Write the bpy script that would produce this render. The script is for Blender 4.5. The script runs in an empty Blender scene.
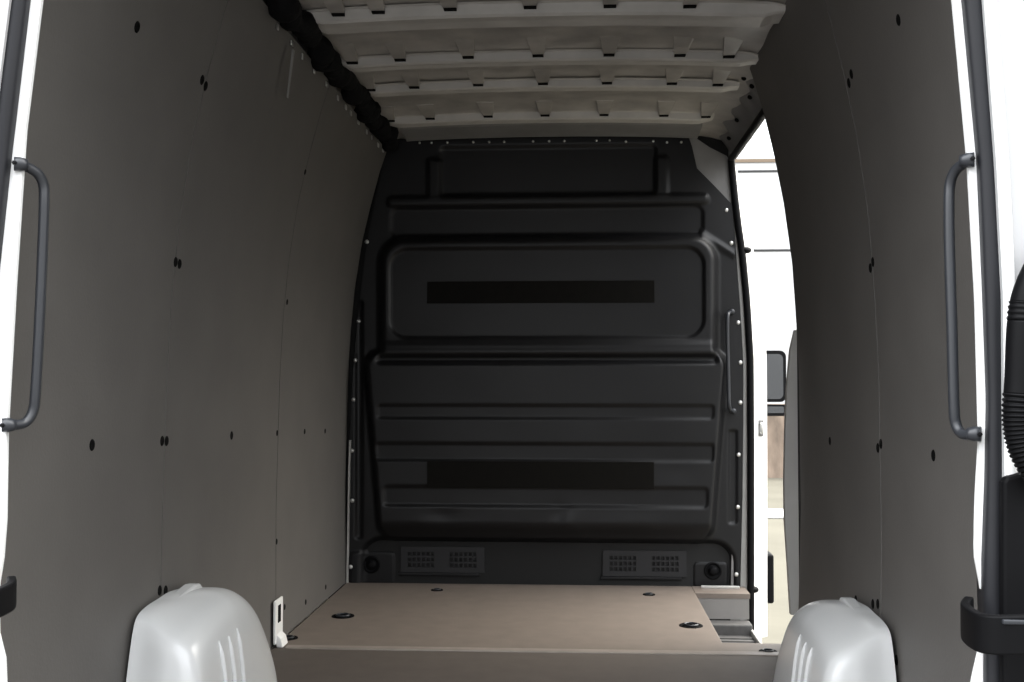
import bpy, bmesh, math, random
import numpy as np
from mathutils import Vector, Matrix
random.seed(7)
S = bpy.context.scene
COL = S.collection

# ------------------------------------------------------------------ camera
F = 1100.0                       # focal length in pixels of the 1024x682 frame
CAM = Vector((0.136, 0.0, 0.89))
TH = math.atan(38 / F)           # tilted up
PS = math.atan(65 / F * math.cos(TH))   # turned left
cf = Vector((-math.sin(PS) * math.cos(TH), math.cos(PS) * math.cos(TH), math.sin(TH)))
cr = Vector((math.cos(PS), math.sin(PS), 0))
cu = cr.cross(cf)
cam = bpy.data.cameras.new('camera')
cam.sensor_width = 36
cam.lens = F / 1024 * 36
cam.clip_start = 0.02
co = bpy.data.objects.new('camera', cam)
co.location = CAM
co.rotation_euler = (math.pi / 2 + TH, 0, PS)
COL.objects.link(co)
S.camera = co

def ray(px, py):
    return cf + cr * ((px - 512) / F) - cu * ((py - 341) / F)
def atY(px, py, Y):
    d = ray(px, py); return CAM + d * ((Y - CAM.y) / d.y)
def atZ(px, py, Z):
    d = ray(px, py); return CAM + d * ((Z - CAM.z) / d.z)
def atX(px, py, X):
    d = ray(px, py); return CAM + d * ((X - CAM.x) / d.x)
def proj(X, Y, Z):
    """pixel coordinates of points (numpy arrays allowed)"""
    dx, dy, dz = X - CAM.x, Y - CAM.y, Z - CAM.z
    w = dx * cf.x + dy * cf.y + dz * cf.z
    return (512 + F * (dx * cr.x + dy * cr.y + dz * cr.z) / w,
            341 - F * (dx * cu.x + dy * cu.y + dz * cu.z) / w)

# ------------------------------------------------------------------ van section
WZ_L = [-.3, 0, .45, .9, 1.1, 1.29, 1.49, 1.66, 1.80, 1.93, 2.10]
WX_L = [.87, .875, .878, .868, .858, .84, .81, .77, .733, .69, .63]
WX_R = [.86, .872, .886, .884, .876, .864, .838, .806, .773, .735, .675]
def W(z, side):
    return float(np.interp(z, WZ_L, WX_L if side < 0 else WX_R))
def at_wall(px, py, side):
    d = ray(px, py); lo, hi = .5, 40.0
    for _ in range(60):
        m = (lo + hi) / 2; p = CAM + d * m
        if side * p.x > W(p.z, side): hi = m
        else: lo = m
    return CAM + d * lo
def wall_normal(z, side):
    dx = (W(z + .02, side) - W(z - .02, side)) / .04
    return Vector((-side, 0, dx)).normalized()
YB = 4.80        # bulkhead plane
YJ = 1.76        # rear door frame plane
ROOF = 1.958
def roof_z(x, y=0):
    return ROOF - .018 * (abs(x) / .7) ** 2.4 - (max(0, abs(x) - .7) * .2)

# ------------------------------------------------------------------ materials
def mat(name, col, rough=.5, metal=0, noise=0, nscale=8, bump=0, bscale=60, spec=.5, stretch=None, col2=None):
    m = bpy.data.materials.new(name); m.use_nodes = True
    nt = m.node_tree; b = nt.nodes['Principled BSDF']
    b.inputs['Roughness'].default_value = rough
    b.inputs['Metallic'].default_value = metal
    b.inputs['Specular IOR Level'].default_value = spec
    tc = nt.nodes.new('ShaderNodeTexCoord')
    src = tc.outputs['Object']
    if stretch:
        mp = nt.nodes.new('ShaderNodeMapping'); mp.inputs['Scale'].default_value = stretch
        nt.links.new(src, mp.inputs['Vector']); src = mp.outputs['Vector']
    n = nt.nodes.new('ShaderNodeTexNoise'); n.inputs['Scale'].default_value = nscale
    n.inputs['Detail'].default_value = 6
    nt.links.new(src, n.inputs['Vector'])
    r = nt.nodes.new('ShaderNodeValToRGB')
    c2 = col2 or tuple(c * (1 + noise) for c in col)
    c1 = tuple(c * (1 - noise) for c in col)
    r.color_ramp.elements[0].position = .3; r.color_ramp.elements[0].color = (*c1, 1)
    r.color_ramp.elements[1].position = .7; r.color_ramp.elements[1].color = (*c2, 1)
    nt.links.new(n.outputs['Fac'], r.inputs['Fac'])
    nt.links.new(r.outputs['Color'], b.inputs['Base Color'])
    if bump:
        n2 = nt.nodes.new('ShaderNodeTexNoise'); n2.inputs['Scale'].default_value = bscale
        n2.inputs['Detail'].default_value = 4
        nt.links.new(src, n2.inputs['Vector'])
        bp = nt.nodes.new('ShaderNodeBump'); bp.inputs['Strength'].default_value = bump
        bp.inputs['Distance'].default_value = .01
        nt.links.new(n2.outputs['Fac'], bp.inputs['Height'])
        nt.links.new(bp.outputs['Normal'], b.inputs['Normal'])
    return m
M = dict(
    lining=mat('grey film faced plywood', (.105, .099, .092), .55, noise=.07, nscale=5, bump=.05, bscale=150, spec=.3),
    hole=mat('dark screw hole', (.003, .003, .003), .85, spec=.08),
    gap=mat('dark gap', (.01, .01, .01), .9),
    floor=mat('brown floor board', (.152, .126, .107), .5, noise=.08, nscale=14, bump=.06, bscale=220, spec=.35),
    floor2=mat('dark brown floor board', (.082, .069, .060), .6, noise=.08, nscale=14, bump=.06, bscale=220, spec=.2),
    strip=mat('worn alloy strip', (.22, .19, .165), .4, noise=.12, nscale=20),
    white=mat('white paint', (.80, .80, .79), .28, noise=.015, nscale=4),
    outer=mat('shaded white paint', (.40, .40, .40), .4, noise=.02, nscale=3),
    arch=mat('white glossy moulding', (.58, .585, .58), .22, noise=.015, nscale=4),
    roof=mat('grey roof sheet', (.33, .31, .285), .30, noise=.25, nscale=9, bump=.25, bscale=11),
    beam=mat('painted beam', (.46, .44, .41), .42, noise=.10, nscale=9, bump=.08, bscale=25),
    rail=mat('grey painted metal', (.20, .195, .19), .4, noise=.1, nscale=10),
    black=mat('black moulded plastic', (.0085, .0085, .0092), .40, noise=.1, nscale=6, bump=.06, bscale=400, spec=.28),
    vent=mat('black vent plastic', (.020, .020, .0215), .5, noise=.05, spec=.3),
    void=mat('dark vent opening', (.001, .001, .001), .9, spec=.0),
    rubber=mat('black rubber', (.0035, .0035, .004), .5, noise=.1, spec=.10),
    seal=mat('dark grey rubber seal', (.014, .0145, .017), .5, noise=.1, spec=.25),
    tape=mat('matt black strip', (.0045, .004, .0032), .7, noise=.2, nscale=30, spec=.1),
    handle=mat('black coated steel', (.024, .026, .030), .32, noise=.05, spec=.45),
    steel=mat('bright screw head', (.62, .62, .6), .3, metal=.7, noise=.05),
    loom=mat('black wrapped loom', (.004, .004, .0045), .8, noise=.5, nscale=30, bump=.6, bscale=60, spec=.12),
    grey=mat('light grey plate', (.42, .41, .39), .5, noise=.06),
    riser=mat('grey step riser', (.20, .19, .18), .6, noise=.08),
    tread=mat('dark tread', (.06, .058, .056), .6, noise=.2, nscale=40),
    glass=mat('mirror glass', (.14, .145, .15), .08, metal=.9),
    ground=mat('pale ground', (.115, .108, .086), .9, noise=.10, nscale=1.2, bump=.3, bscale=6, spec=.1),
    unseen_ground=mat('unseen dark ground', (.09, .089, .088), .9, noise=.2, nscale=30, bump=.3, bscale=120),
    kerb=mat('white kerb', (.5, .5, .49), .7, noise=.05),
    brown=mat('brown wall', (.19, .145, .11), .85, noise=.35, nscale=5, bump=.4, bscale=20, stretch=(1, 1, .4)),
    flange=mat('bare metal flange', (.27, .265, .255), .5, noise=.1),
    clad=mat('white cladding', (.45, .45, .445), .6, noise=.02),
    joint=mat('cladding joint', (.03, .03, .03), .8),
    fascia=mat('tan fascia', (.17, .125, .085), .7),
)

# ------------------------------------------------------------------ mesh helpers
def link(name, bm, m, parent=None, smooth=False):
    me = bpy.data.meshes.new(name)
    bmesh.ops.recalc_face_normals(bm, faces=bm.faces)
    bm.to_mesh(me); bm.free()
    for x in (m if isinstance(m, (list, tuple)) else [m]): me.materials.append(x)
    if smooth:
        for p in me.polygons: p.use_smooth = True
    o = bpy.data.objects.new(name, me); COL.objects.link(o)
    if parent: o.parent = parent
    return o
def tag(o, label, cat, group=None, kind=None):
    o['label'] = label; o['category'] = cat
    if group: o['group'] = group
    if kind: o['kind'] = kind
    return o
def thing(name, label, cat, loc=(0, 0, 0), group=None):
    o = bpy.data.objects.new(name, None); COL.objects.link(o); o.location = loc
    o.empty_display_size = .05
    return tag(o, label, cat, group)
def struct(o):
    o['kind'] = 'structure'; return o
def local(o, parent):
    """parent o keeping world position (empties are only translated)"""
    o.parent = parent; o.matrix_parent_inverse = Matrix.Translation(-parent.location); return o
def bevel(o, w=.004, seg=2, angle=.6):
    b = o.modifiers.new('bevel', 'BEVEL'); b.width = w; b.segments = seg
    b.limit_method = 'ANGLE'; b.angle_limit = angle
    return o
def box(bm, x0, x1, y0, y1, z0, z1, mi=0):
    v = [bm.verts.new((x, y, z)) for x in (x0, x1) for y in (y0, y1) for z in (z0, z1)]
    for f in ((0, 1, 3, 2), (4, 6, 7, 5), (0, 4, 5, 1), (2, 3, 7, 6), (0, 2, 6, 4), (1, 5, 7, 3)):
        bm.faces.new([v[i] for i in f]).material_index = mi
def prism(bm, pts, off):
    """closed polygon of 3d points extruded by the vector off"""
    a = [bm.verts.new(p) for p in pts]; b = [bm.verts.new(Vector(p) + Vector(off)) for p in pts]
    bm.faces.new(a); bm.faces.new(list(reversed(b)))
    n = len(a)
    for i in range(n): bm.faces.new((a[i], a[(i + 1) % n], b[(i + 1) % n], b[i]))
def grid(bm, rows, mi=0, close=False):
    vs = [[bm.verts.new(p) for p in r] for r in rows]
    for i in range(len(vs) - 1):
        n = len(vs[i])
        for j in range(n if close else n - 1):
            bm.faces.new((vs[i][j], vs[i][(j + 1) % n], vs[i + 1][(j + 1) % n], vs[i + 1][j])).material_index = mi
    return vs
def smooth_path(pts, n=8):
    P = [Vector(p) for p in pts]; P = [P[0] * 2 - P[1]] + P + [P[-1] * 2 - P[-2]]
    out = []
    for i in range(1, len(P) - 2):
        a, b, c, d = P[i - 1:i + 3]
        for k in range(n):
            t = k / n
            out.append(.5 * ((2 * b) + (c - a) * t + (2 * a - 5 * b + 4 * c - d) * t * t + (3 * b - a - 3 * c + d) * t ** 3))
    out.append(P[-2]); return out
def tube(bm, pts, rad, seg=12, cap=True, flat=None):
    pts = [Vector(p) for p in pts]; rows = []
    up = Vector((.123, .456, .881)).normalized()
    n0 = None
    for i, p in enumerate(pts):
        t = (pts[min(i + 1, len(pts) - 1)] - pts[max(i - 1, 0)]).normalized()
        if n0 is None: n0 = t.cross(up).normalized()
        n0 = (n0 - t * n0.dot(t)).normalized(); b = t.cross(n0)
        r = rad(i / (len(pts) - 1)) if callable(rad) else rad
        rows.append([p + (n0 * math.cos(2 * math.pi * k / seg) + b * math.sin(2 * math.pi * k / seg)) * r for k in range(seg)])
    vs = grid(bm, rows, close=True)
    if cap: bm.faces.new(vs[0]); bm.faces.new(list(reversed(vs[-1])))
def lathe(bm, prof, o, axis, seg=16, mi=0, sx=1, sy=1):
    """prof: (radius, height) list turned about axis at o"""
    ax = Vector(axis).normalized()
    u = ax.cross(Vector((0, 1, .01))).normalized() if abs(ax.y) < .9 else Vector((1, 0, 0))
    v = ax.cross(u); rows = []
    for r, h in prof:
        rows.append([Vector(o) + ax * h + (u * sx * math.cos(2 * math.pi * k / seg) + v * sy * math.sin(2 * math.pi * k / seg)) * max(r, 1e-5) for k in range(seg)])
    grid(bm, rows, mi, close=True)

# ================================================================== SETTING
# ---- left and right plywood lining
def lining(side, y0, y1, z0, z1, nose=.010):
    bm = bmesh.new(); zs = np.linspace(z0, z1, 40)
    t = .008
    rows = []
    for z in zs:
        x = W(z, side); x2 = x + t
        rows.append([(side * x2, y0 + .002, z), (side * x, y0 + .003, z), (side * x, y1 - .003, z), (side * x2, y1 - .002, z)])
    grid(bm, rows, close=True)
    bm.faces.new([v for v in bm.verts][:4]); bm.faces.new([v for v in bm.verts][-4:])
    return bm
seamL = [1.80, at_wall(165, 440, -1).y, at_wall(278, 440, -1).y, 4.79]
seamR = [1.80, at_wall(880, 445, 1).y, 3.77]
def build_wall(side, seams, tops, name):
    root = None; panels = []
    for i in range(len(seams) - 1):
        bm = lining(side, seams[i], seams[i + 1], 0.0, tops[i])
        o = link(name if root is None else 'lining_panel', bm, M['lining'], smooth=False)
        if root is None: root = struct(o)
        else: o.parent = root
        panels.append((seams[i], seams[i + 1], o))
    return root, panels
wl, pl = build_wall(-1, seamL, [1.90, 1.90, 1.90], 'wall_left')
wr, pr = build_wall(1, seamR, [2.0, 2.0], 'wall_right')
hole_me = None
def screw_hole(px, py, side, panels, r=.011):
    p = at_wall(px, py, side); n = wall_normal(p.z, side)
    for a, b, o in panels:
        if a <= p.y < b: par = o; break
    else: par = panels[-1][2] if p.y > panels[-1][1] else panels[0][2]
    bm = bmesh.new()
    lathe(bm, [(r * 1.15, .0002), (r, .0016), (r * .75, .0012), (0, .0008)], p, n, 14)
    root = panels[0][2]
    o = link('screw_hole', bm, M['hole'], smooth=True)
    o.parent = par
    return o
for (x, y) in [(137, 27), (202, 80), (205.5, 86), (175.5, 262), (179.5, 264), (162, 441), (166.5, 441), (92, 445), (231.5, 435.5),
               (277, 433), (304.5, 431.5), (325, 431), (287, 302), (305, 172), (159.6, 590.5), (165.5, 590.5), (132, 643),
               (276.4, 541.6), (305.6, 602), (325.6, 587), (284.5, 607)]:
    screw_hole(x, y, -1, pl, .011 if x < 240 else .009)
for (x, y) in [(898.5, 20), (851.5, 74), (849, 83), (873, 262), (870.5, 268), (878, 448), (881, 444), (830, 441), (933.5, 455.5),
               (873, 604), (878, 604), (896.5, 660), (856, 600)]:
    screw_hole(x, y, 1, pr, .011)

# ---- body shell outside the lining (closes the van so light comes only through the real openings)
bm = bmesh.new(); box(bm, -1.02, -.96, 1.70, 4.95, -.35, 2.02)
for o in [link('trim_1', bm, M['white'])]: struct(o)
bm = bmesh.new(); box(bm, .95, 1.01, 1.70, 3.80, -.35, 2.02)
struct(link('trim_2', bm, M['white']))
# ---- roof skin
bm = bmesh.new(); rows = []
xs = np.linspace(-1.0, 1.0, 41)
ys = np.concatenate([np.linspace(1.74, 4.55, 60), np.linspace(4.6, 4.95, 5)])
for y in ys:
    r = []
    for x in xs:
        if y > 3.70 and x > 0: x = x * .80
        z = roof_z(x) + .003 * math.sin(y * 21) if abs(x) < .9 else roof_z(x)
        if y > 4.56: z -= (y - 4.56) * .03
        r.append((x, y, z + .02))
    rows.append(r)
grid(bm, rows)
ceil = struct(link('ceiling', bm, M['roof'], smooth=True))
sol = ceil.modifiers.new('thickness', 'SOLIDIFY'); sol.thickness = .02; sol.offset = 1
# ---- floor: front board with the step cut-out, rear board, joint strip
YJN = 3.645
XS = .625
def poly_board(pts, z0, z1):
    bm = bmesh.new(); prism(bm, [(x, y, z1) for x, y in pts], (0, 0, z0 - z1)); return bm
bm = poly_board([(-.872, YJN), (.862, YJN), (.862, 3.785), (XS, 3.785), (XS, 4.64), (XS, 4.80), (-.872, 4.80)], -.02, 0)
floor = struct(link('floor', bm, M['floor'])); bevel(floor, .003)
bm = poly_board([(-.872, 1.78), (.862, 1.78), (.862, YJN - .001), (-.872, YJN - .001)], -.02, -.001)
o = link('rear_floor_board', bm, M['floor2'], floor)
bm = bmesh.new(); box(bm, -.83, .835, YJN - .03, YJN + .012, -.005, .0035)
o = bevel(link('joint_strip', bm, M['strip'], floor), .003)
# front apron of the floor between the step well and the bulkhead
bm = bmesh.new(); box(bm, XS + .001, .85, 4.64, 4.80, -.02, 0)
o = link('floor_apron', bm, M['floor'], floor)
# underfloor (keeps daylight out)
bm = bmesh.new(); box(bm, -.96, .60, 1.72, 4.95, -.35, -.16); box(bm, .60, .95, 1.72, 3.78, -.35, -.16)
struct(link('trim_3', bm, M['rail']))

# ---- step well
st = thing('step_well', 'sunken grey entry step beside the floor board at the side door', 'step', (.74, 4.2, -.15))
bm = bmesh.new(); box(bm, XS - .004, .846, 4.642, 4.66, -.105, -.0205)
local(link('riser', bm, M['riser']), st)
bm = bmesh.new(); box(bm, XS - .004, .846, 4.55, 4.64, -.16, -.108)
local(bevel(link('ledge', bm, M['tread']), .006), st)
bm = bmesh.new(); box(bm, XS - .004, .846, 3.79, 4.549, -.18, -.15)
for k in range(14):
    y = 3.83 + k * .05; box(bm, XS + .02, .85, y, y + .018, -.1505, -.146)
local(link('tread', bm, M['tread']), st)
bm = bmesh.new(); box(bm, XS - .02, XS - .005, 3.79, 4.64, -.16, -.021)
local(link('side_board', bm, M['tread']), st)
bm = bmesh.new(); box(bm, XS, .846, 3.775, 3.789, -.18, -.021)
local(link('back_board', bm, M['tread']), st)
bm = bmesh.new(); box(bm, .838, .850, 3.80, 4.66, -.19, -.128)
local(bevel(link('sill_edge', bm, M['grey']), .005), st)

# ================================================================== REAR DOOR FRAME
def interp_pl(pl, y):
    return float(np.interp(y, [p[1] for p in pl], [p[0] for p in pl]))
def strip_between(inner, outer, Y, depth, ys, rnd=0):
    """vertical strip between two outlines (pixels read on the plane y=Y)"""
    bm = bmesh.new(); rows = []
    for y in ys:
        a = atY(interp_pl(inner, y), y, Y); b = atY(interp_pl(outer, y), y, Y)
        if rnd:
            m = (a + b) / 2; r = (b - a) / 2; row = []
            for k in range(13):
                an = math.pi * k / 12
                row.append(m - r * math.cos(an) + Vector((0, -abs(r.x) * rnd * math.sin(an), 0)))
            row += [b + Vector((0, depth, 0)), a + Vector((0, depth, 0))]
        else:
            row = [a, b, b + Vector((0, depth, 0)), a + Vector((0, depth, 0))]
        rows.append(row)
    vs = grid(bm, rows, close=True)
    bm.faces.new(vs[0]); bm.faces.new(list(reversed(vs[-1])))
    return bm
YS = list(np.linspace(-260, 860, 90))
inL = [(78, -260), (41, 0), (25, 130), (15, 280), (6.5, 430), (5, 520), (2, 560), (-3, 590), (-2, 635), (4, 658), (5, 682), (6, 860)]
ouL = [(60, -260), (27, 0), (9, 150), (-5, 280), (-14, 430), (-16, 520), (-18, 560), (-19, 590), (-19, 682), (-19, 860)]
seL = [(44, -260), (9.5, 0), (-2, 90), (-9, 150), (-22, 280), (-31, 430), (-34, 600), (-34, 860)]
inR = [(920, -260), (953, 0), (968, 160), (976, 300), (979.5, 440), (976, 500), (975, 555), (982, 592), (982, 640), (977, 660), (972, 682), (968, 860)]
ouR = [(932, -260), (964, 0), (979, 160), (985, 300), (988.5, 400), (987, 480), (984, 560), (984, 600), (986, 640), (986, 860)]
seR = [(952, -260), (983.5, 0), (996, 163), (1003, 300), (1004, 430), (1005, 600), (1005, 860)]
oR = [(1095, -260), (1095, 860)]
oL = [(-95, -260), (-95, 860)]
def frame(side, inner, outer, seal, out):
    struct(link('trim_left' if side < 0 else 'trim_right', strip_between(inner, outer, YJ, .008, YS), M['white']))
    bm = strip_between(outer, seal, YJ - .012, .03, YS, rnd=.8)
    s = link('door_seal', bm, M['seal'], smooth=True)
    tag(s, 'dark grey rubber seal running up the %s post of the rear door opening' % ('left' if side < 0 else 'right'), 'seal', 'rear door seals')
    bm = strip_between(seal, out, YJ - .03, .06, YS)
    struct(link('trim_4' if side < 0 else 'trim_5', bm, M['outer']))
    if side > 0:
        o2 = [(x + 13, y) for x, y in seal]
        struct(link('trim_12', strip_between([(x + .5, y) for x, y in seal], o2, YJ - .031, .02, YS, rnd=.7), M['white'], smooth=True))
frame(-1, inL, ouL, seL, oL)
frame(1, inR, ouR, seR, oR)
# header over the rear opening (above the picture, keeps the roof closed)
bm = bmesh.new(); box(bm, -1.0, 1.0, 1.70, 1.82, 1.97, 2.09)
struct(link('trim_6', bm, M['white']))

# ---- grab handles
def grab_handle(side, P, mounts, label):
    t = thing('grab_handle', label, 'handle', atY(*mounts[0], YJ), 'rear grab handles')
    pts = [atY(x, y, Y) for x, y, Y in P]
    bm = bmesh.new(); tube(bm, smooth_path(pts, 8), .0085, 14)
    local(link('bar', bm, M['handle'], smooth=True), t)
    for (x, y), e in zip(mounts, (pts[0], pts[-1])):
        c = atY(x, y, YJ - .006)
        bm = bmesh.new()
        d = (e - c)
        lathe(bm, [(0, -.006), (.0115, -.006), (.012, .003), (.0105, .009), (.009, .015), (0, .016)], c, Vector((-side, .5, 0)), 14)
        m = local(link('mount', bm, M['handle'], smooth=True), t)
        bm = bmesh.new(); lathe(bm, [(0, .0), (.004, .0), (.004, .003), (0, .004)], c + Vector((0, -.0105, 0)), (0, -1, 0), 6)
        b = link('bolt', bm, M['rubber'], m)
grab_handle(-1, [(18, 164, YJ), (27, 167, 1.775), (38, 174, 1.79), (43.5, 186, 1.80), (44, 205, 1.80), (42.5, 250, 1.80), (39, 330, 1.80), (35.5, 392, 1.80), (33, 411, 1.80), (26, 422, 1.79), (16, 425, 1.775), (6, 425, YJ)],
            [(18, 164), (6, 425)], 'black tubular grab handle on the left rear door post')
grab_handle(1, [(970, 160, YJ), (963, 164, 1.775), (955, 171, 1.79), (950, 184, 1.80), (949, 205, 1.80), (949.5, 250, 1.80), (952, 330, 1.80), (954, 405, 1.80), (956, 424, 1.80), (961, 433, 1.79), (968, 435, 1.775), (977, 434, YJ)],
            [(970, 160), (977, 434)], 'black tubular grab handle on the right rear door post')

# ---- hinge straps wrapping round the rear posts
def hinge(side, z0, z1, x_in, label):
    t = thing('hinge_strap', label, 'hinge', (side * x_in, 1.66, z0), 'rear door hinge straps')
    path = smooth_path([(side * (x_in + .22), 1.615, 0), (side * (x_in + .10), 1.605, 0), (side * (x_in + .03), 1.605, 0), (side * (x_in + .006), 1.62, 0),
                        (side * x_in, 1.65, 0), (side * (x_in + .004), 1.70, 0), (side * (x_in + .022), 1.735, 0)], 8)
    bm = bmesh.new(); rows = []
    for i, p in enumerate(path):
        a = path[max(i - 1, 0)]; b = path[min(i + 1, len(path) - 1)]
        tn = (b - a).normalized(); n = Vector((tn.y, -tn.x, 0)) * .007 * (1 if side > 0 else -1)
        dz = .004 * math.cos(i / len(path) * 5)
        rows.append([(p.x + n.x, p.y + n.y, z0 + dz), (p.x - n.x, p.y - n.y, z0 + dz), (p.x - n.x, p.y - n.y, z1 + dz), (p.x + n.x, p.y + n.y, z1 + dz)])
    vs = grid(bm, rows, close=True); bm.faces.new(vs[0]); bm.faces.new(list(reversed(vs[-1])))
    local(bevel(link('strap', bm, M['rubber']), .003), t)
    bm = bmesh.new(); zc = (z0 + z1) / 2
    box(bm, *sorted((side * (x_in + .062), side * (x_in + .105))), 1.592, 1.60, zc - .012, zc + .014)
    local(bevel(link('latch_plate', bm, M['handle']), .002), t)
    bm = bmesh.new(); box(bm, *sorted((side * (x_in + .02), side * (x_in + .2))), 1.595, 1.61, z1 - .012, z1 - .005)
    local(bevel(link('rib', bm, M['handle']), .002), t)
p0 = atY(964, 651, 1.62); p1 = atY(964, 612, 1.62)
hinge(1, p0.z, p1.z, p0.x + .026, 'black hinge strap reaching in past the right rear post')
q0 = atY(9, 620, 1.62); q1 = atY(10, 590, 1.62)
hinge(-1, q0.z, q1.z, -q0.x + .036, 'black hinge strap showing its tip past the left rear post')

# ---- cable gaiter on the right post
hp = [atY(x, y, 1.68) for x, y in [(1047, 255), (1037, 272), (1028, 298), (1024, 330), (1022, 380), (1020, 410), (1021.5, 432), (1027.5, 452), (1040, 472), (1056, 486)]]
hp = [atY(1064, 246, 1.745)] + hp
path = smooth_path(hp, 24); nP = len(path)
g = thing('cable_gaiter', 'black corrugated cable hose bowing out of the right rear post', 'hose', path[0])
def seg_tube(name, a, b, rf):
    bm = bmesh.new(); tube(bm, path[a:b], rf, 16); local(link(name, bm, M['rubber'], smooth=True), g)
i1, i2, i3 = int(nP * .32), int(nP * .378), int(nP * .54)
seg_tube('upper_sleeve', 0, i1 + 1, lambda t: .019 + .005 * t)
seg_tube('collar', i1, i2 + 1, lambda t: .0245 + .0012 * math.cos(t * 2 * math.pi * 3.5))
seg_tube('smooth_section', i2, i3 + 1, .0245)
bm = bmesh.new()
cp = smooth_path([path[k] for k in range(i3, nP, 2)], 6)
tube(bm, cp, lambda t: .0245 + .0014 * math.sin(t * 2 * math.pi * 24), 16)
local(link('corrugated_section', bm, M['rubber'], smooth=True), g)
# ---- black cover at the foot of the right post
cv = [atY(x, y, 1.712) for x, y in [(1003, 482), (1006, 477), (1026, 472), (1085, 470), (1085, 860), (1003, 860)]]
bm = bmesh.new(); prism(bm, cv, (0, .02, 0))
o = bevel(link('post_cover', bm, M['rubber']), .006)
tag(o, 'flat black plastic cover on the right rear post below the hose', 'cover')

# ================================================================== WHEEL ARCHES
def wheel_arch(side, label, yc, hs):
    t = thing('wheel_arch', label, 'wheel arch', (side * .75, yc, 0), 'white wheel arches')
    SX = [.868, .83, .79, .757, .735, .719, .708, .701, .695, .690, .684, .678]
    SH = [.365, .363, .356, .344, .328, .305, .272, .235, .19, .14, .07, 0]
    SA = [.40, .40, .397, .392, .384, .372, .358, .345, .335, .325, .318, .315]
    SY = [0, 0, .004, .01, .018, .027, .037, .047, .056, .064, .07, .072]
    tail = [(.5, .80, 0), (.75, .52, 0), (.92, .25, 0), (1, 0, 0)]
    pw_ = smooth_path([(-1, 0, 0), (-.94, .35, 0), (-.87, .66, 0), (-.80, .88, 0), (-.74, .955, 0), (-.62, .985, 0), (-.45, .995, 0), (-.2, 1, 0), (.2, .94, 0)] + tail, 8)
    pi_ = smooth_path([(-1, 0, 0), (-.96, .4, 0), (-.915, .68, 0), (-.865, .83, 0), (-.78, .90, 0), (-.5, .958, 0), (-.2, .99, 0), (0, 1, 0), (.25, .95, 0)] + tail, 8)
    def blend(x):
        w_ = min(1, max(0, (.855 - x) / .085)); w_ = w_ * w_ * (3 - 2 * w_)
        return [p * (1 - w_) + q * w_ for p, q in zip(pw_, pi_)]
    pn = pi_
    tt = np.linspace(0, 1, len(SX)); t2 = np.linspace(0, 1, 41)
    def sm(v):
        q = smooth_path([(i, x, 0) for i, x in enumerate(v)], 4); return [p.y for p in q]
    fx, fh, fa, fy = sm(SX), sm(SH), sm(SA), sm(SY)
    h = .365 * hs
    fh = [v * hs for v in fh]
    rows = [[(side * x, yc - s_ + p.x * a_, max(p.y, 0) * h_) for p in blend(x)] for x, h_, a_, s_ in zip(fx, fh, fa, fy)]
    bm = bmesh.new(); grid(bm, rows)
    local(link('shell', bm, M['arch'], smooth=True), t)
    # three upright beads on the inner face
    for yb in (yc - .20, yc - .135, yc - .07):
        bm = bmesh.new(); pts = []
        for x, h_, a_, s_ in zip(fx, fh, fa, fy):
            yn = (yb - yc + s_) / a_
            z = h_ * float(np.interp(yn, [p.x for p in pn], [p.y for p in pn]))
            if z < .275 * hs: pts.append((side * (x - .001), yb, z + .001))
        tube(bm, pts, lambda u: .0065 * min(1, u * 5 + .2), 10)
        local(link('bead', bm, M['arch'], smooth=True), t)
    # raised lug on the crown beside the wall
    bm = bmesh.new(); zt = h
    prism(bm, [(side * .858, yc - .24, h - .02), (side * .858, yc - .14, h - .003), (side * .858, yc - .03, h + .007), (side * .858, yc, h + .004), (side * .858, yc + .05, h - .03)], (-side * .035, 0, 0))
    local(bevel(link('lug', bm, M['arch']), .006), t)
    return t
wheel_arch(-1, 'white moulded wheel arch against the left wall', 2.775, 1.0)
wheel_arch(1, 'white moulded wheel arch against the right wall beside the side door', 2.955, .86)

# white bracket at the foot of the left wall
bz = at_wall(274.5, 598, -1); b1 = at_wall(281, 640, -1)
b = thing('lashing_bracket', 'small white slotted bracket upright at the foot of the left wall', 'bracket', (bz.x, bz.y, 0))
bm = bmesh.new()
prism(bm, [(-.868, bz.y - .045, .155), (-.868, bz.y + .05, .155), (-.868, bz.y + .05, .012), (-.868, bz.y - .045, .012)], (.008, 0, 0))
local(bevel(link('plate', bm, M['white']), .003), b)
bm = bmesh.new(); box(bm, -.8605, -.8585, bz.y - .014, bz.y + .018, .078, .135)
local(link('slot', bm, M['hole']), b)
bm = bmesh.new(); prism(bm, [(-.862, bz.y - .03, .0), (-.862, bz.y - .03, .045), (-.845, bz.y - .03, .028), (-.838, bz.y - .03, .0)], (0, .068, 0))
local(bevel(link('foot', bm, M['white']), .004), b)

# lashing rings in the floor
def lashing_ring(px, py, r, label):
    p = atZ(px, py, .001)
    t = thing('lashing_ring', label, 'lashing point', (p.x, p.y, 0), 'lashing points in the floor')
    bm = bmesh.new(); lathe(bm, [(r, 0), (r * .97, .003), (r * .8, .0025), (r * .7, .001), (0, .0008)], (p.x, p.y, 0), (0, 0, 1), 24)
    local(link('cup', bm, M['hole'], smooth=True), t)
    bm = bmesh.new()
    tube(bm, [(p.x + .55 * r * math.cos(a), p.y + .55 * r * math.sin(a), .005) for a in np.linspace(0, 2 * math.pi, 25)], r * .09, 8, cap=False)
    local(link('ring', bm, M['handle'], smooth=True), t)
lashing_ring(343, 616, .043, 'black lashing eye set in the floor nearest the left wall')
lashing_ring(437, 590, .026, 'small black lashing eye by the bulkhead below the left vent')
lashing_ring(649, 594.5, .026, 'small black lashing eye by the bulkhead below the right vent')
lashing_ring(691, 625.5, .043, 'black lashing eye set in the floor beside the step well')
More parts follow.
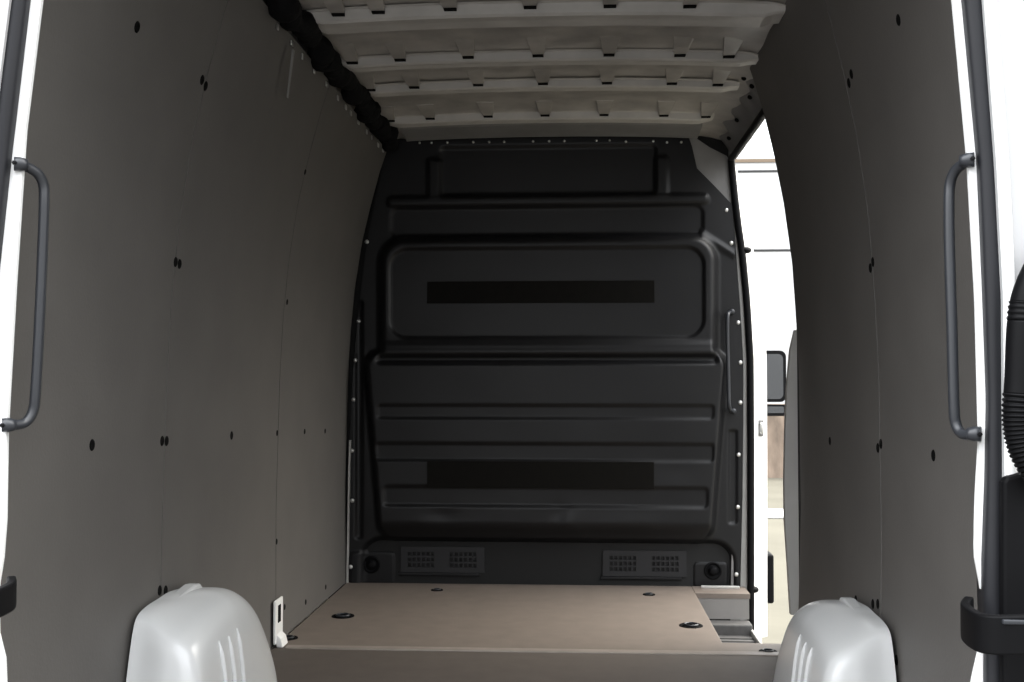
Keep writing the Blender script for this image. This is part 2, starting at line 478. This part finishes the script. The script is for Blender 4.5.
lashing_ring(288, 638, .034, 'black lashing eye at the foot of the white bracket')
lashing_ring(768, 651.5, .030, 'black lashing eye half hidden by the right wheel arch')

# ================================================================== BULKHEAD
bk = thing('bulkhead', 'black moulded plastic bulkhead closing the front end of the load space', 'partition', (0, YB, 0))
def sdbox(x, y, x0, y0, x1, y1, r):
    cx, cy = (x0 + x1) / 2, (y0 + y1) / 2; hx, hy = (x1 - x0) / 2 - r, (y1 - y0) / 2 - r
    qx, qy = np.abs(x - cx) - hx, np.abs(y - cy) - hy
    return np.hypot(np.maximum(qx, 0), np.maximum(qy, 0)) + np.minimum(np.maximum(qx, qy), 0) - r
def ins(sd, w):
    t = np.clip((w - sd) / (2 * w), 0, 1); return t * t * (3 - 2 * t)
outline = [(391, 139), (686, 137), (692, 148), (697, 170), (712, 185), (733, 206), (739, 255), (743, 310), (746, 400), (745, 500), (743, 586), (347, 584), (349, 470), (351, 400), (357, 320), (367, 240), (377, 190), (384, 156)]
yl = [(391, 139), (384, 156), (377, 190), (367, 240), (357, 320), (351, 400), (349, 470), (347, 584), (346, 592)]
yr = [(688, 137), (692, 148), (697, 170), (712, 185), (732, 206), (736, 255), (740, 310), (743, 363), (743, 420), (742, 500), (740, 586), (740, 592)]
NX, NZ = 300, 340
zt = atY(540, 137.5, YB).z
rows = []
zz = np.linspace(0, zt, NZ)
Xg = np.zeros((NZ, NX)); Zg = np.zeros((NZ, NX))
for i, z in enumerate(zz):
    _, py = proj(0.0, YB, z)
    xa = atY(interp_pl(yl, py), py, YB).x; xb = atY(interp_pl(yr, py), py, YB).x
    Xg[i] = np.linspace(xa, xb, NX); Zg[i] = z
PX, PY = proj(Xg, np.full_like(Xg, YB), Zg)
PYc = PY - (PX - 546) * .012 * np.clip((PY - 379) / 200, -1, 1)   # straighten perspective tilt of the rows
h = np.zeros_like(Xg)
x_, y_ = PX, PYc
up = ins(sdbox(x_, y_, 382, 238, 715, 420, 24), 6)
xw = 546 + (x_ - 546) * (1 + .00047 * (y_ - 400))       # the lower body narrows a little towards its foot
lowb = ins(sdbox(xw, y_, 370, 352, 722, 541, 16), 5)
body = np.maximum(up, lowb)
under = np.clip((y_ - 520) / 20, 0, 1)
h += .044 * up * (1 - lowb) + .060 * lowb * (1 - .75 * under * under * (3 - 2 * under))
h += .012 * ins(sdbox(x_, y_, 384, 343, 713, 353, 4), 4)
h -= .024 * ins(sdbox(x_, y_, 379, 355.5, 716, 363, 3), 3)
h -= .016 * ins(sdbox(x_, y_, 391, 249, 703, 338, 18), 2.2)
h -= .010 * ins(sdbox(x_, y_, 380, 405, 712, 418, 3), 1.8)
h -= .011 * ins(sdbox(x_, y_, 378, 443, 712, 460, 3), 1.8)
h -= .011 * ins(sdbox(x_, y_, 386, 486, 706, 505, 4), 2.0)
h -= .014 * ins(sdbox(x_, y_, 440, 146, 656, 194, 5), 2.5)
h += .012 * ins(sdbox(x_, y_, 655, 158, 668, 196, 3), 3) + .012 * ins(sdbox(x_, y_, 428 , 158, 441, 196, 3), 3)
h += .014 * ins(sdbox(x_, y_, 388, 196, 708, 205, 4), 2.5)
h -= .012 * ins(sdbox(x_, y_, 391, 207, 703, 236, 8), 2.2)
dl = np.abs((x_ - 706) * .55 - (y_ - 238) * .85) / 1.01
h += .010 * np.clip(1 - dl / 5, 0, 1) * (x_ > 700) * (x_ < 735) * (y_ > 225)
h -= .036 * ins(sdbox(x_, y_, 362, 541, 733, 640, 20), 4)
h += .012 * ins(sdbox(x_, y_, 350, 554, 394, 640, 5), 2)
h += .012 * ins(sdbox(x_, y_, 694, 561, 729, 640, 5), 2)
h -= .010 * ins(sdbox(x_, y_, 729, 430, 737, 522, 2), 1.5)
h -= .010 * ins(sdbox(x_, y_, 356, 300, 362, 540, 2), 2)
# dents in the lower panel
for cx, cy, rx, ry, am in ((443, 514, 16, 8, -.006), (568, 520, 12, 12, .008), (560, 512, 10, 10, -.006), (674, 468, 20, 12, -.004), (640, 520, 40, 8, .004)):
    h += am * np.exp(-((x_ - cx) / rx) ** 2 - ((y_ - cy) / ry) ** 2)
h += .0012 * np.sin(x_ * .045) * np.sin(y_ * .06) * body
verts = np.stack([Xg, YB - h, Zg], -1).reshape(-1, 3)
faces = []
for i in range(NZ - 1):
    b0 = i * NX
    for j in range(NX - 1):
        faces.append((b0 + j, b0 + j + 1, b0 + NX + j + 1, b0 + NX + j))
me = bpy.data.meshes.new('panel'); me.from_pydata(verts.tolist(), [], faces)
for p in me.polygons: p.use_smooth = True
me.materials.append(M['black'])
o = bpy.data.objects.new('moulded_panel', me); COL.objects.link(o); local(o, bk)
def surf(px, py):
    """point on the moulded face"""
    d = (PX - px) ** 2 + (PY - py) ** 2
    k = np.unravel_index(np.argmin(d), d.shape); return Vector((Xg[k], YB - h[k], Zg[k]))
# screws around the flange
sl = [(366.8, 242), (358.5, 321), (355, 360), (353, 399), (352.7, 450), (352, 500.5), (351, 566), (726, 210.6), (731, 243), (737.5, 323), (740.2, 362.5), (740, 403), (739, 455), (738, 507), (736.5, 574)]
st_ = [(420, 143), (432, 143), (447, 143), (473, 142.5), (489, 142), (504, 142), (533, 141.5), (549, 141.5), (564, 141.5), (596, 141), (609, 141), (626, 141), (653, 141.5), (667, 142), (681, 142.5)]
for k, (x, y) in enumerate(sl + st_):
    p = surf(x, y); r = .0095 if k < len(sl) else .0055
    bm = bmesh.new(); lathe(bm, [(r, -.001), (r, .002), (r * .8, .005), (r * .35, .0062), (0, .0062)], p, (0, -1, 0), 12)
    local(link('screw', bm, M['steel'], smooth=True), bk)
# dark strips
for (a, b_, c, d) in ((428, 281, 654, 304), (429, 461, 653, 486)):
    pa, pb = atY(a, d, YB), atY(c, b_, YB)
    s1 = [surf(a + 4 + (c - a - 8) * t, y) for t in (0, .5, 1) for y in (b_ + 4, d - 4)]
    yy = min(p.y for p in s1)
    bm = bmesh.new(); box(bm, pa.x, pb.x, yy - .003, yy + .012, pa.z, pb.z)
    o = local(bevel(link('tape_strip', bm, M['tape']), .001), bk); o['label'] = 'matt black strip'
# vents
def vent(x0, y0, x1, y1):
    a, b_ = atY(x0, y1, YB), atY(x1, y0, YB)
    yf = surf((x0 + x1) / 2, (y0 + y1) / 2).y
    wx, wz = b_.x - a.x, b_.z - a.z
    bm = bmesh.new()
    # solid surround built as bars so the square holes stay open onto a dark backing
    xs_ = [0, .10]; cells = []
    gx = []
    for g0 in (.08, .585):
        for k in range(6): gx.append((g0 + k * .056, g0 + k * .056 + .040))
    gz = [(.20 + k * .22, .20 + k * .22 + .15) for k in range(3)]
    xe = sorted({0, 1, *[e for c_ in gx for e in c_]}); ze = sorted({0, 1, *[e for c_ in gz for e in c_]})
    for i in range(len(xe) - 1):
        for j in range(len(ze) - 1):
            mx, mz = (xe[i] + xe[i + 1]) / 2, (ze[j] + ze[j + 1]) / 2
            hole = any(c_[0] < mx < c_[1] for c_ in gx) and any(c_[0] < mz < c_[1] for c_ in gz)
            y0_ = yf - .001 if hole else yf - .013
            X0, X1, Z0, Z1 = a.x + wx * xe[i], a.x + wx * xe[i + 1], a.z + wz * ze[j], a.z + wz * ze[j + 1]
            if hole:
                f = bm.faces.new([bm.verts.new(q) for q in ((X0, y0_, Z0), (X1, y0_, Z0), (X1, y0_, Z1), (X0, y0_, Z1))]); f.material_index = 1
            else: box(bm, X0, X1, y0_, yf + .004, Z0, Z1)
    o = local(link('vent_grille', bm, [M['vent'], M['void']]), bk)
    bm = bmesh.new(); box(bm, a.x - .01, b_.x - .02, yf - .016, yf + .004, a.z - .014, a.z - .002)
    local(bevel(link('vent_lip', bm, M['black']), .003), bk)
vent(400, 548, 484, 573)
vent(603, 552, 687, 577)
# round knobs low in both corners
for x, y in ((371, 565), (713, 572)):
    p = surf(x, y); bm = bmesh.new()
    lathe(bm, [(.038, 0), (.038, .006), (.031, .008), (.029, .002), (.019, .003), (.018, .018), (.012, .022), (0, .022)], p, (0, -1, 0), 20)
    local(link('fixing_knob', bm, M['rubber'], smooth=True), bk)
# upright pull bar on the right edge
pa = [atY(x, y, YB - d) for x, y, d in ((731.5, 312, .0), (729, 313, .03), (727.5, 318, .045), (727.5, 340, .045), (728.5, 385, .045), (729, 404, .045), (730.5, 410, .03), (733, 411, 0))]
bm = bmesh.new(); tube(bm, smooth_path(pa, 6), .0085, 10)
local(link('pull_bar', bm, M['handle'], smooth=True), bk)
for p in (pa[0], pa[-1]):
    bm = bmesh.new(); lathe(bm, [(.013, .0), (.013, .02), (.009, .026), (0, .026)], p + Vector((0, .002, 0)), (0, -1, 0), 12)
    local(link('bar_mount', bm, M['handle'], smooth=True), bk)
# pale edge strip down the left side, metal foot strip right
bm = bmesh.new(); p = atY(346, 583, YB); rows = []
for y in np.linspace(440, 583, 10):
    q = atY(interp_pl(yl, y), y, YB); rows.append([(q.x - .001, YB - .012, q.z), (q.x + .007, YB - .012, q.z), (q.x + .007, YB, q.z), (q.x - .001, YB, q.z)])
vs = grid(bm, rows, close=True)
local(link('edge_strip', bm, M['grey']), bk)
bm = bmesh.new(); a = atY(700, 588, YB); c = atY(738, 588, YB); box(bm, a.x, c.x, YB - .05, YB - .036, .0, .011)
local(bevel(link('foot_strip', bm, M['steel']), .002), bk)
# dark wall behind the bulkhead edge closes the load space to the cab
bm = bmesh.new(); box(bm, -1.0, .80, YB + .03, YB + .06, -.35, 2.05)
struct(link('wall_front', bm, M['gap']))

# ================================================================== ROOF BEAMS
def roof_beam(y0, y1, hh, xl, xr, slots, label, sag=.0):
    t = thing('roof_beam', label, 'roof beam', (0, (y0 + y1) / 2, roof_z(0)), 'roof beams')
    bm = bmesh.new(); rows = []
    w = y1 - y0
    prof = [(-.012, .004), (0, 0), (.006, -hh * .8), (.014, -hh), (w * .5, -hh + .003), (w - .012, -hh), (w - .005, -hh * .8), (w, 0), (w + .012, .004)]
    for x in np.linspace(xl, xr, 50):
        e = min((x - xl) / .06, (xr - x) / .06, 1)
        rows.append([(x, y0 + dy, roof_z(x) + .014 + dz * (.35 + .65 * e)) for dy, dz in prof])
    vs = grid(bm, rows); bm.faces.new(vs[0]); bm.faces.new(vs[-1])
    local(link('channel', bm, M['beam'], smooth=False), t)
    for px, py in slots:
        x = atY(px, py, y0 - .01).x
        zr = roof_z(x) + .018
        bm = bmesh.new()
        prism(bm, [(x - .036, y0 - .15, zr + .002), (x - .020, y0 - .010, zr - .018), (x + .020, y0 - .010, zr - .018), (x + .036, y0 - .15, zr + .002)], (0, 0, .018))
        br = local(bevel(link('bracket', bm, M['roof']), .003), t)
        bm = bmesh.new(); box(bm, x - .018, x + .018, y0 - .0165, y0 + .004, zr - .021, zr - .004)
        o = link('slot', bm, M['hole'])
        o.parent = br; o.matrix_parent_inverse = br.matrix_parent_inverse.copy(); o.matrix_parent_inverse = Matrix.Translation(-t.location) if False else Matrix.Identity(4)
    return t
roof_beam(3.13, 3.25, .034, -.665, .73, [(338, 4), (378, 2), (450, 1), (530, -1), (610, 0), (690, 2)], 'pale roof beam nearest the camera, widest of the four')
roof_beam(3.605, 3.68, .027, -.67, .735, [(352, 48), (400, 46), (468, 45), (538, 45), (609, 45), (680, 46), (729, 47)], 'pale roof beam second from the camera')
roof_beam(3.95, 4.02, .025, -.66, .72, [(370, 77), (414, 75), (478, 74), (543, 73), (607, 73), (672, 74), (718, 76)], 'pale roof beam third from the camera, second from the bulkhead')
roof_beam(4.43, 4.51, .028, -.66, .69, [(390, 109), (430, 108), (488, 107), (545, 106), (604, 106), (664, 107), (706, 108)], 'pale roof beam just in front of the bulkhead top')
# front roof rail above the bulkhead
bm = bmesh.new(); rows = []
for x in np.linspace(-.61, .66, 50):
    z = roof_z(x) - .004
    rows.append([(x, 4.57, z + .02), (x, 4.60, z + .006), (x, 4.755, z - .003), (x, 4.775, z - .006), (x, 4.775, z + .02)])
grid(bm, rows)
o = tag(link('header_rail', bm, M['rail']), 'grey sheet metal rail spot welded along the top of the bulkhead', 'rail')

# ---- black loom in the gap along the left roof edge
pts = []
rr = random.Random(3)
for k, y in enumerate(np.linspace(2.4, 4.76, 44)):
    pts.append((-.672 + rr.uniform(-.016, .016), y, 1.925 + rr.uniform(-.012, .012)))
lo = thing('wiring_loom', 'lumpy black wrapped wiring loom along the left roof edge', 'wiring', (-.67, 3.5, 1.9))
bm = bmesh.new(); tube(bm, smooth_path(pts, 6), lambda t: .036 + .006 * math.sin(t * 61) + .004 * math.sin(t * 143), 12)
local(link('wrap', bm, M['loom'], smooth=True), lo)
for y in (3.02, 3.17, 3.3, 3.45, 3.62, 3.80, 3.93, 4.02, 4.16, 4.33, 4.44, 4.58, 4.70):
    bm = bmesh.new(); x = -W(1.88, -1)
    box(bm, x + .001, x + .006, y - .008, y + .004 + .02 * rr.random(), 1.874 - .006 * rr.random(), 1.889)
    local(bevel(link('clip', bm, M['steel']), .003), lo)
# loose strip hanging off the left wall top
a, c = at_wall(286, 50, -1), at_wall(277, 98, -1)
bm = bmesh.new()
p0, p1 = a + Vector((.02, 0, 0)), c + Vector((.03, 0, 0))
prism(bm, [p0 + Vector((0, -.008, 0)), p0 + Vector((0, .008, 0)), p1 + Vector((0, .004, 0)), p1 + Vector((0, -.004, 0))], (.004, 0, 0))
o = tag(link('strap_end', bm, M['rail']), 'thin grey strap end hanging from the left roof edge', 'strap')
# thin cable under the beams near the left front corner
cb = [atY(x, y, 4.44) for x, y in ((372, 122), (386, 115.5), (398, 114), (412, 116), (425, 115.5), (440, 112.5))]
bm = bmesh.new(); tube(bm, smooth_path(cb, 6), .003, 6)
tag(link('cable', bm, M['loom'], smooth=True), 'thin black cable sagging under the roof beam by the bulkhead', 'cable')

# ================================================================== SIDE DOOR OPENING (right)
C0 = atY(731, 160, YB)                       # front top corner of the opening
# sloping roof side above the opening
bm = bmesh.new(); rows = []
for y in np.linspace(3.74, 4.86, 24):
    r = []
    for k in range(9):
        t = k / 8
        x = C0.x + .012 + (.70 - C0.x) * t
        z = C0.z + (roof_z(.70) + .02 - C0.z) * (1 - (1 - t) ** 1.6) + .012 * math.sin(y * 30) * math.sin(t * math.pi)
        r.append((x + .006, y, z + .008))
    rows.append(r)
grid(bm, rows)
sr = thing('side_rail', 'grey pressed metal rail over the side door opening', 'rail', (C0.x, 4.3, C0.z))
o = local(link('pressing', bm, M['rail'], smooth=True), sr)
m_ = o.modifiers.new('thickness', 'SOLIDIFY'); m_.thickness = .015; m_.offset = 1
for px, py, y in ((744, 78, 3.86), (752, 86, 3.86), (750, 97, 3.9), (719.5, 147, 4.6), (701, 152, 4.7), (729, 138, 4.5), (737, 120, 4.2)):
    p = atY(px, py, y)
    bm = bmesh.new()
    # find nearest point of the pressing along the ray
    d = (p - CAM).normalized(); best = None
    for s in np.linspace(3.5, 5.2, 300):
        q = CAM + d * s
        t = min(max((q.x - C0.x - .012) / (.70 - C0.x), 0), 1)
        z = C0.z + (roof_z(.70) + .02 - C0.z) * (1 - (1 - t) ** 1.6) + .012 * math.sin(q.y * 30) * math.sin(t * math.pi)
        e = abs(z - q.z)
        if best is None or e < best[0]: best = (e, q)
    q = best[1]
    lathe(bm, [(.010, .001), (.009, .004), (0, .003)], q - d * .004, (-.55, -.45, -.7), 10)
    local(link('hole', bm, M['hole'], smooth=True), sr)
# B-pillar plate beside the bulkhead
seal_in = [(688, 128), (697, 142), (729, 158), (732, 190), (735, 220), (739, 250), (744, 300), (747.5, 360), (748, 450), (748, 600), (748, 640)]
seal_out = [(700, 128), (720, 150), (733, 159), (736, 190), (740, 222), (745, 252), (749.5, 300), (753, 360), (753.5, 450), (753.5, 600), (753.5, 640)]
bm = bmesh.new(); rows = []
for y in np.linspace(130, 640, 60):
    a = atY(interp_pl(yr, min(max(y, 137), 590)) - 9, y, YB + .012); c = atY(interp_pl(seal_in, y) + 2, y, YB + .012)
    rows.append([a, c, c + Vector((0, .1, 0)), a + Vector((0, .1, 0))])
vs = grid(bm, rows, close=True)
struct(link('trim_8', bm, M['rail']))
bm = bmesh.new(); rows = []
for y in np.linspace(215, 640, 40):
    a = atY(interp_pl(yr, min(y, 590)) + .5, y, YB + .006); c = atY(interp_pl(seal_in, y) + 1, y, YB + .006)
    rows.append([a, c, c + Vector((0, .006, 0)), a + Vector((0, .006, 0))])
grid(bm, rows, close=True)
struct(link('trim_7', bm, M['flange']))
bm = bmesh.new(); box(bm, C0.x - .06, C0.x + .012, YB + .035, YB + .12, C0.z - .06, C0.z + .09)  # block added behind the seal corner to stop a light leak
struct(link('trim_14', bm, M['rail']))
# rubber seal round the opening
sp = [atY(interp_pl(seal_in, y) / 2 + interp_pl(seal_out, y) / 2, y, YB) for y in list(np.linspace(640, 160, 30))]
sp.append(C0 + Vector((0, -.03, .004)))
for y in np.linspace(4.7, 3.75, 10): sp.append(Vector((C0.x, y, C0.z)))
bm = bmesh.new(); tube(bm, sp, .0155, 10)
o = link('door_seal', bm, M['rubber'], smooth=True)
tag(o, 'black rubber seal framing the front and top of the side door opening', 'seal')
# shut face of the pillar and outer skin of the cab door
bm = bmesh.new(); rows = []
for y in np.linspace(165, 640, 50):
    c = atY(interp_pl(seal_out, y) - 1, y, YB + .02)
    ww = .055 if y > 300 else .055 * (y - 165) / 135 + .0
    rows.append([c, Vector((c.x + .02, YB + .05, c.z)), Vector((c.x + .02 + ww, YB + .09, c.z)), Vector((c.x + .02 + ww, YB + .16, c.z)), Vector((c.x, YB + .16, c.z))])
grid(bm, rows, close=True)
struct(link('trim_9', bm, M['white'], smooth=False))
cab = thing('cab_door', 'white outer side of the cab door seen past the side opening', 'door', (.97, 5.5, 0))
bm = bmesh.new(); rows = []
for z in np.linspace(-.45, .95, 14):
    x = .952 + .012 * math.sin((z + .45) / 1.4 * math.pi)
    rows.append([(x, 5.00, z), (x, 6.05, z), (x - .05, 6.05, z), (x - .05, 5.00, z)])
vs = grid(bm, rows, close=True); bm.faces.new(vs[0]); bm.faces.new(vs[-1])
local(bevel(link('skin', bm, M['white']), .006), cab)
p = atY(769, 578, 5.05)
bm = bmesh.new(); box(bm, .955, 1.016, 5.02, 6.0, p.z - .11, p.z + .11)
local(bevel(link('rub_strip', bm, M['rubber']), .012, 3), cab)
# striker plate on the pillar and the rubber buffers
p = atY(760.5, 428, YB + .065)
t = thing('striker', 'small metal striker on the white pillar of the side opening', 'latch', p)
bm = bmesh.new(); box(bm, p.x - .010, p.x + .012, p.y - .008, p.y + .02, p.z - .035, p.z + .035)
local(bevel(link('plate', bm, M['rail']), .003), t)
bm = bmesh.new(); tube(bm, smooth_path([(p.x, p.y - .004, p.z + .02), (p.x, p.y - .03, p.z + .018), (p.x, p.y - .03, p.z - .018), (p.x, p.y - .004, p.z - .02)], 5), .005, 8)
local(link('loop', bm, M['steel'], smooth=True), t)
for (x, y, lb) in ((747, 250, 'black rubber buffer high on the front edge of the side opening'), (754, 590, 'black rubber buffer low on the front edge of the side opening')):
    p = atY(x, y, YB - .0)
    bm = bmesh.new(); lathe(bm, [(0, 0), (.014, 0), (.015, .008), (.012, .018), (.005, .022), (0, .023)], p + Vector((-.004, .012, 0)), (.5, -1, 0), 14, sy=1.6)
    tag(link('rubber_buffer', bm, M['rubber'], smooth=True), lb, 'buffer', 'rubber buffers of the side opening')
# rear pillar trim of the side opening (wavy grey edge past the right lining)
wl_ = [(795, 330), (790.5, 350), (787, 390), (785.5, 430), (784.5, 480), (785, 520), (788, 565), (790, 600), (791, 615)]
pts = [atY(x, y, 3.80) for x, y in wl_]
bm = bmesh.new(); prism(bm, pts + [Vector((.95, 3.80, pts[-1].z)), Vector((.95, 3.80, pts[0].z))], (0, .03, 0))
struct(link('trim_10', bm, M['grey']))
bm = bmesh.new(); box(bm, .885, .96, 3.775, 3.80, -.16, 1.78)
struct(link('trim_11', bm, M['gap']))

# ---- wing mirror
def wing_mirror():
    Y = 6.25
    t = thing('wing_mirror', 'black wing mirror standing out from the cab door beyond the side opening', 'mirror', atY(765, 400, Y))
    def rr_box(x0, y0, x1, y1, r, Y, dep, name, m, parent, taper=.0):
        a, b = atY(x0, y1, Y), atY(x1, y0, Y); bm = bmesh.new()
        rows = []; rad = r
        ring = []
        for cx, cz, s in ((b.x - rad, b.z - rad, 0), (a.x + rad, b.z - rad, 1), (a.x + rad, a.z + rad, 2), (b.x - rad, a.z + rad, 3)):
            for k in range(7):
                an = math.pi / 2 * (s + k / 6); ring.append((cx + rad * math.cos(an), cz + rad * math.sin(an)))
        cxm, czm = (a.x + b.x) / 2, (a.z + b.z) / 2
        for dy, sc in dep: rows.append([(cxm + (x - cxm) * sc, Y + dy, czm + (z - czm) * sc) for x, z in ring])
        vs = grid(bm, rows, close=True); bm.faces.new(vs[0]); bm.faces.new(list(reversed(vs[-1])))
        return local(link(name, bm, m, smooth=False), parent)
    hd = rr_box(738, 350.5, 786, 402, .035, Y, [(0, .93), (.0, 1), (.04, 1), (.08, .9), (.10, .6)], 'housing', M['rubber'], t)
    rr_box(741, 354, 783, 399, .028, Y - .004, [(0, 1), (.003, 1)], 'mirror_glass', M['glass'], t)
    rr_box(738, 404.5, 786, 416, .015, Y, [(0, .95), (.0, 1), (.04, 1), (.07, .8)], 'lower_housing', M['rubber'], t)
    rr_box(741, 406.5, 784, 413, .008, Y - .004, [(0, 1), (.003, 1)], 'lower_glass', M['glass'], t)
    p = atY(745, 395, Y); bm = bmesh.new(); tube(bm, [(p.x + .02, Y + .03, p.z), (.985, 6.1, p.z)], .022, 10)
    local(link('arm', bm, M['rubber'], smooth=True), t)
wing_mirror()

# ================================================================== OUTSIDE
GZ = -.66
bm = bmesh.new(); box(bm, -60, 60, -40, 80, GZ - .1, GZ)
gr = struct(link('ground', bm, M['ground']))
bm = bmesh.new(); box(bm, -40, .9, -40, 40, GZ, GZ + .004); box(bm, .9, 40, -40, 1.2, GZ, GZ + .004)  # unseen dark sheet, added to cut light bounced off the ground into the van
struct(link('trim_13', bm, M['unseen_ground']))
yk = atZ(775, 515, GZ).y
bm = bmesh.new(); box(bm, -4, 14, yk - .35, yk + .35, GZ, GZ + .03)
tag(bevel(link('kerb', bm, M['kerb']), .02), 'white kerb crossing the pale ground outside the side opening', 'kerb')
yw = atZ(775, 478, GZ).y
zt2 = atY(775, 408, yw).z
bm = bmesh.new(); box(bm, -6, 16, yw, yw + .25, GZ, zt2); box(bm, -6, 16, yw - .03, yw + .28, zt2, zt2 + .06)
tag(link('boundary_wall', bm, M['brown']), 'low brown wall across the pale ground beyond the wing mirror', 'wall')
yb2 = yw + 2.2
bd = thing('building', 'white clad building with dark panel joints outside the side opening', 'building', (4, yb2, GZ))
ztop = atY(755, 159, yb2).z
bm = bmesh.new(); box(bm, -8, 18, yb2, yb2 + 6, GZ, ztop - .06)
local(link('cladding', bm, M['clad']), bd)
for a, b_, y0 in ((738, 900, 171.5), (750, 900, 250.5)):
    p, q = atY(a, y0, yb2), atY(b_, y0, yb2)
    bm = bmesh.new(); box(bm, p.x, q.x, yb2 - .01, yb2 + .01, p.z - .018, p.z + .018)
    local(link('panel_joint', bm, M['joint']), bd)
bm = bmesh.new(); box(bm, -8.02, 18.02, yb2 - .02, yb2 + 6, ztop - .06, ztop)
local(link('fascia', bm, M['fascia']), bd)

# ================================================================== LIGHT
w = bpy.data.worlds.new('sky'); S.world = w; w.use_nodes = True
nt = w.node_tree; bg = nt.nodes['Background']
tc = nt.nodes.new('ShaderNodeTexCoord'); sx = nt.nodes.new('ShaderNodeSeparateXYZ')
rp = nt.nodes.new('ShaderNodeValToRGB')          # overcast sky, brighter overhead than at the horizon
els = rp.color_ramp.elements
els[0].position = 0; els[0].color = (.24, .24, .24, 1)
els[1].position = .75; els[1].color = (1.45, 1.50, 1.58, 1)
e = els.new(.22); e.color = (.50, .51, .52, 1)
nt.links.new(tc.outputs['Generated'], sx.inputs['Vector']); nt.links.new(sx.outputs['Z'], rp.inputs['Fac'])
dt = nt.nodes.new('ShaderNodeVectorMath'); dt.operation = 'DOT_PRODUCT'     # hazy bright patch of sky to the right
dt.inputs[1].default_value = Vector((.72, .36, .85)).normalized()
nt.links.new(tc.outputs['Generated'], dt.inputs[0])
mx = nt.nodes.new('ShaderNodeMath'); mx.operation = 'MAXIMUM'; mx.inputs[1].default_value = 0
pw = nt.nodes.new('ShaderNodeMath'); pw.operation = 'POWER'; pw.inputs[1].default_value = 8
nt.links.new(dt.outputs['Value'], mx.inputs[0]); nt.links.new(mx.outputs[0], pw.inputs[0])
gl = nt.nodes.new('ShaderNodeVectorMath'); gl.operation = 'SCALE'; gl.inputs[0].default_value = (3.2, 3.2 * .93, 3.2 * .80)
nt.links.new(pw.outputs[0], gl.inputs['Scale'])
ad = nt.nodes.new('ShaderNodeVectorMath'); ad.operation = 'ADD'
nt.links.new(rp.outputs['Color'], ad.inputs[0]); nt.links.new(gl.outputs['Vector'], ad.inputs[1])
d2 = nt.nodes.new('ShaderNodeVectorMath'); d2.operation = 'DOT_PRODUCT'
d2.inputs[1].default_value = Vector((-.75, -.30, .55)).normalized()
nt.links.new(tc.outputs['Generated'], d2.inputs[0])
m2 = nt.nodes.new('ShaderNodeMath'); m2.operation = 'MAXIMUM'; m2.inputs[1].default_value = 0
p2 = nt.nodes.new('ShaderNodeMath'); p2.operation = 'POWER'; p2.inputs[1].default_value = 4
nt.links.new(d2.outputs['Value'], m2.inputs[0]); nt.links.new(m2.outputs[0], p2.inputs[0])
g2 = nt.nodes.new('ShaderNodeVectorMath'); g2.operation = 'SCALE'; g2.inputs[0].default_value = (.75, .76, .78)
nt.links.new(p2.outputs[0], g2.inputs['Scale'])
a2 = nt.nodes.new('ShaderNodeVectorMath'); a2.operation = 'ADD'
nt.links.new(ad.outputs['Vector'], a2.inputs[0]); nt.links.new(g2.outputs['Vector'], a2.inputs[1])
nt.links.new(a2.outputs['Vector'], bg.inputs['Color'])
bg.inputs['Strength'].default_value = 4.0
S.cycles.max_bounces = 10
S.cycles.diffuse_bounces = 6
S.view_settings.view_transform = 'Standard'
S.view_settings.look = 'None'
S.view_settings.exposure = 0
